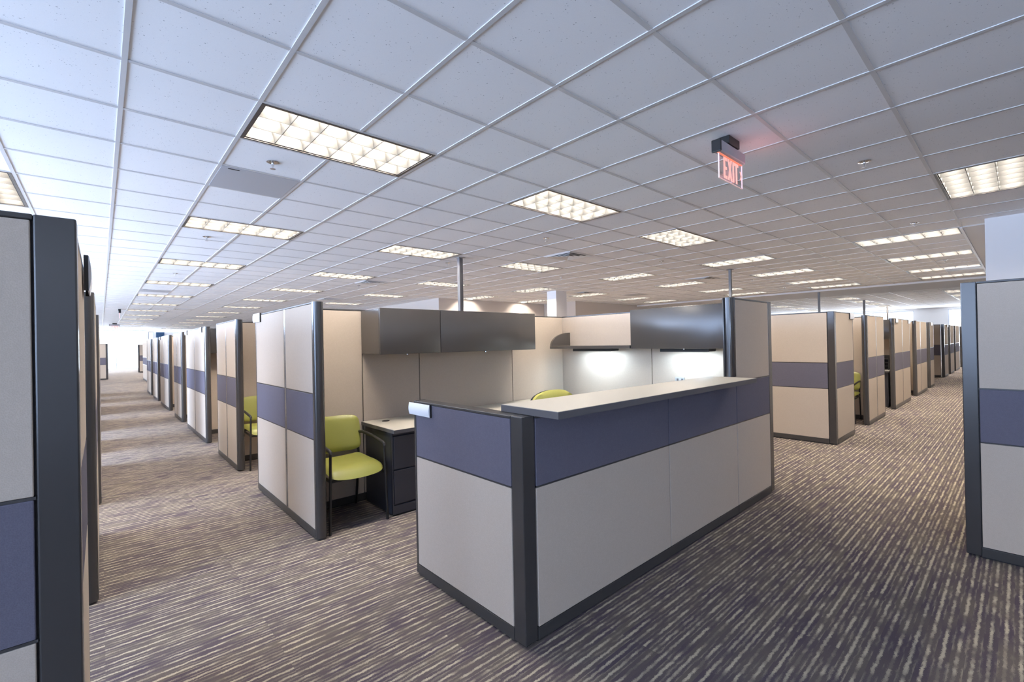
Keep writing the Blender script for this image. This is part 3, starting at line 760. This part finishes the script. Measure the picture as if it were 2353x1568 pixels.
def sprinkler():
    t = thing('sprinkler', (0, 0, 0), 'x', 'sprinkler', 'ceiling sprinklers')
    MB().lathe([(.045, -.0005), (.045, -.004), (.030, -.009), (.012, -.010)], 0, 0, 20).build('escutcheon', CHROME, t, smooth=True)
    MB().lathe([(.010, -.010), (.010, -.030), (.005, -.032), (.005, -.052)], 0, 0, 12).build('nozzle', CHROME, t, smooth=True)
    b = MB(); b.lathe([(.020, -.052), (.020, -.055)], 0, 0, 16); b.build('deflector', SILVER, t)
    return t
sp_ = sprinkler(); sfirst = True
for x, y, lab in ((1.02, 3.89, 'sprinkler head between the largest light and the access panel'), (1.04, 7.02, 'sprinkler head below the second light over the left aisle'),
                  (4.73, .85, 'sprinkler head right of the exit sign'), (4.63, 4.40, 'sprinkler head above the reception workstation'), (7.83, .90, 'sprinkler head above the right aisle beside the side wall'),
                  (7.68, 4.40, 'sprinkler head left of the dark power pole'), (4.62, 6.82, 'sprinkler head just left of the pale power pole'), (1.08, 10.74, 'small sprinkler head below the third light over the left aisle'),
                  (7.69, 6.86, 'sprinkler head above the white column'), (12.04, 4.45, 'far sprinkler head right of the dark power pole'), (12.2, .97, 'far sprinkler head between the lights beside the side wall'),
                  (4.63, 10.61, 'small sprinkler head under the vent left of the pale pole'), (14.65, 4.53, 'far sprinkler head before the dropped soffit')):
    if sfirst: sp_.location = (x, y, H); sp_['label'] = lab; sfirst = False
    else: copy_tree(sp_, (x, y, H), 0, lab)

# ------------------------------------------------------------------ power poles
for x, y, w, z0, lab in ((4.512, 6.29, .036, 1.0, 'pale square power pole rising behind the overhead cabinets'), (9.80, 4.05, .026, 1.0, 'dark power pole rising behind the tall post of the counter'),
                     (16.82, 4.24, .03, 0, 'dark power pole above the corner cubicle of the second block'), (23.0, 4.24, .035, 0, 'thin dark power pole, second beyond the corner cubicle'),
                     (29.0, 4.42, .035, 0, 'farthest thin dark power pole before the bright windows')):
    t = thing('power_pole', (x, y, 0), lab, 'pole', 'floor to ceiling power poles')
    MB().box(x-w, y-w, 0, x+w, y+w, H-.001, .006).build('pole', POLE, t)
    MB().box(x-w-.03, y-w-.03, H-.014, x+w+.03, y+w+.03, H-.0075, .002).build('ceiling_collar', SILVER if x < 5 else POLE, t)

# ------------------------------------------------------------------ exit signs
def exit_sign(label):
    t = thing('exit_sign', (0, 0, 0), label, 'exit sign', 'edge-lit exit signs')
    MB().box(-.09, -.037, -.060, .09, .037, -.0005, .004).build('mount', BLACK, t)
    MB().box(-.205, -.030, -.140, .212, .030, -.061, .010, 3).build('housing', mat('sign_grey', (.40, .38, .41), .4), t, smooth=True)
    MB().box(-.222, -.034, -.146, -.206, .034, -.058, .006).build('end_cap', BLACK, t)
    MB().box(-.19, -.007, -.1435, .205, .007, -.1405).build('led_strip', REDL, t)
    pn = MB().box(-.185, -.004, -.318, .212, .004, -.1437, .0015).build('sign_plate', ACRYL, t)
    eg = MB(); eg.box(-.1856, -.0042, -.3186, .2126, .0042, -.3165); eg.box(-.1856, -.0042, -.3164, -.181, .0042, -.1437); eg.box(.210, -.0042, -.3164, .2126, .0042, -.1437)
    eg.build('lit_edge', mat('lit_edge', (.8, .6, .6), .3, emit=(1.0, .62, .58), es=.38), pn)
    lt = MB(); zt, zb = -.155, -.305; Mx = Matrix(((1,0,0,0),(0,0,1,0),(0,1,0,0),(0,0,0,1)))
    y0, y1 = -.0065, -.0045
    def P(pts): lt.prism([(a, c) for a, c in pts], y0, y1, Mx)
    s = .016
    # E
    P([(-.118, zb), (-.092, zb), (-.092, zt), (-.118, zt)])
    for c in (zt-.022, (zt+zb)/2-.011, zb): P([(-.0921, c), (-.058 if c != (zt+zb)/2-.011 else -.064, c), (-.058 if c != (zt+zb)/2-.011 else -.064, c+.022), (-.0921, c+.022)])
    # X
    P([(-.050, zb), (-.024, zb), (.024, zt), (-.002, zt)]); lt.prism([(-.050, zt), (-.024, zt), (.024, zb), (-.002, zb)], y0-.0004, y1-.0004, Mx)
    # I, T
    P([(.034, zb), (.058, zb), (.058, zt), (.034, zt)])
    P([(.066, zt-.022), (.134, zt-.022), (.134, zt), (.066, zt)]); P([(.088, zb), (.112, zb), (.112, zt-.0221), (.088, zt-.0221)])
    # chevron
    zm = (zt+zb)/2
    P([(.158, zm+.032), (.180, zm), (.158, zm-.032), (.172, zm-.032), (.196, zm), (.172, zm+.032)])
    lt.build('lettering', REDG, t)
    return t
es = exit_sign('edge-lit red EXIT sign hanging from the ceiling above the reception counter'); es.location = (3.423, 1.40, H)
copy_tree(es, (.585, 32.2, H), 0, 'tiny far EXIT sign facing the camera at the end of the left aisle')
copy_tree(es, (.52, 21.2, H), R90, 'far exit sign seen edge on over the left aisle')
gl = bpy.data.lights.new('sign_glow', 'POINT'); gl.energy = 0.5; gl.color = (1.0, .35, .40); gl.shadow_soft_size = .06
go = bpy.data.objects.new('sign_glow', gl); COL.objects.link(go); go.location = (3.66, 1.28, H-.20)

# ------------------------------------------------------------------ downlights washing the core wall
for x, lab in ((8.95, 'recessed downlight washing the core wall left of the white column, nearer the wall corner'), (11.3, 'recessed downlight washing the core wall just left of the white column')):
    t = thing('recessed_downlight', (x, 11.93, H), lab, 'ceiling light', 'recessed wall-wash downlights')
    MB().lathe([(.085, -.0085), (.085, -.001), (.06, -.001), (.06, -.0085)], x, 11.93+0, 24).build('trim_ring', BARM, t) if False else None
    rg = MB(); 
    for k in range(24):
        a0, a1 = 2*math.pi*k/24, 2*math.pi*(k+1)/24
        rg.prism([(x+.06*math.cos(a0), 11.93+.06*math.sin(a0)), (x+.085*math.cos(a0), 11.93+.085*math.sin(a0)), (x+.085*math.cos(a1), 11.93+.085*math.sin(a1)), (x+.06*math.cos(a1), 11.93+.06*math.sin(a1))], H-.012, H-.0075)
    rg.build('trim_ring', BARM, t)
    MB().lathe([(.058, H-.010), (.058, H-.008)], x, 11.93, 20).build('lens', LAMP, t)
    d = bpy.data.lights.new('downlight_beam', 'SPOT'); d.energy = 430; d.color = (1.0, .86, .68); d.spot_size = math.radians(95); d.spot_blend = .6; d.shadow_soft_size = .04
    so = bpy.data.objects.new('downlight_beam', d); COL.objects.link(so); so.location = (x, 11.93, H-.03)
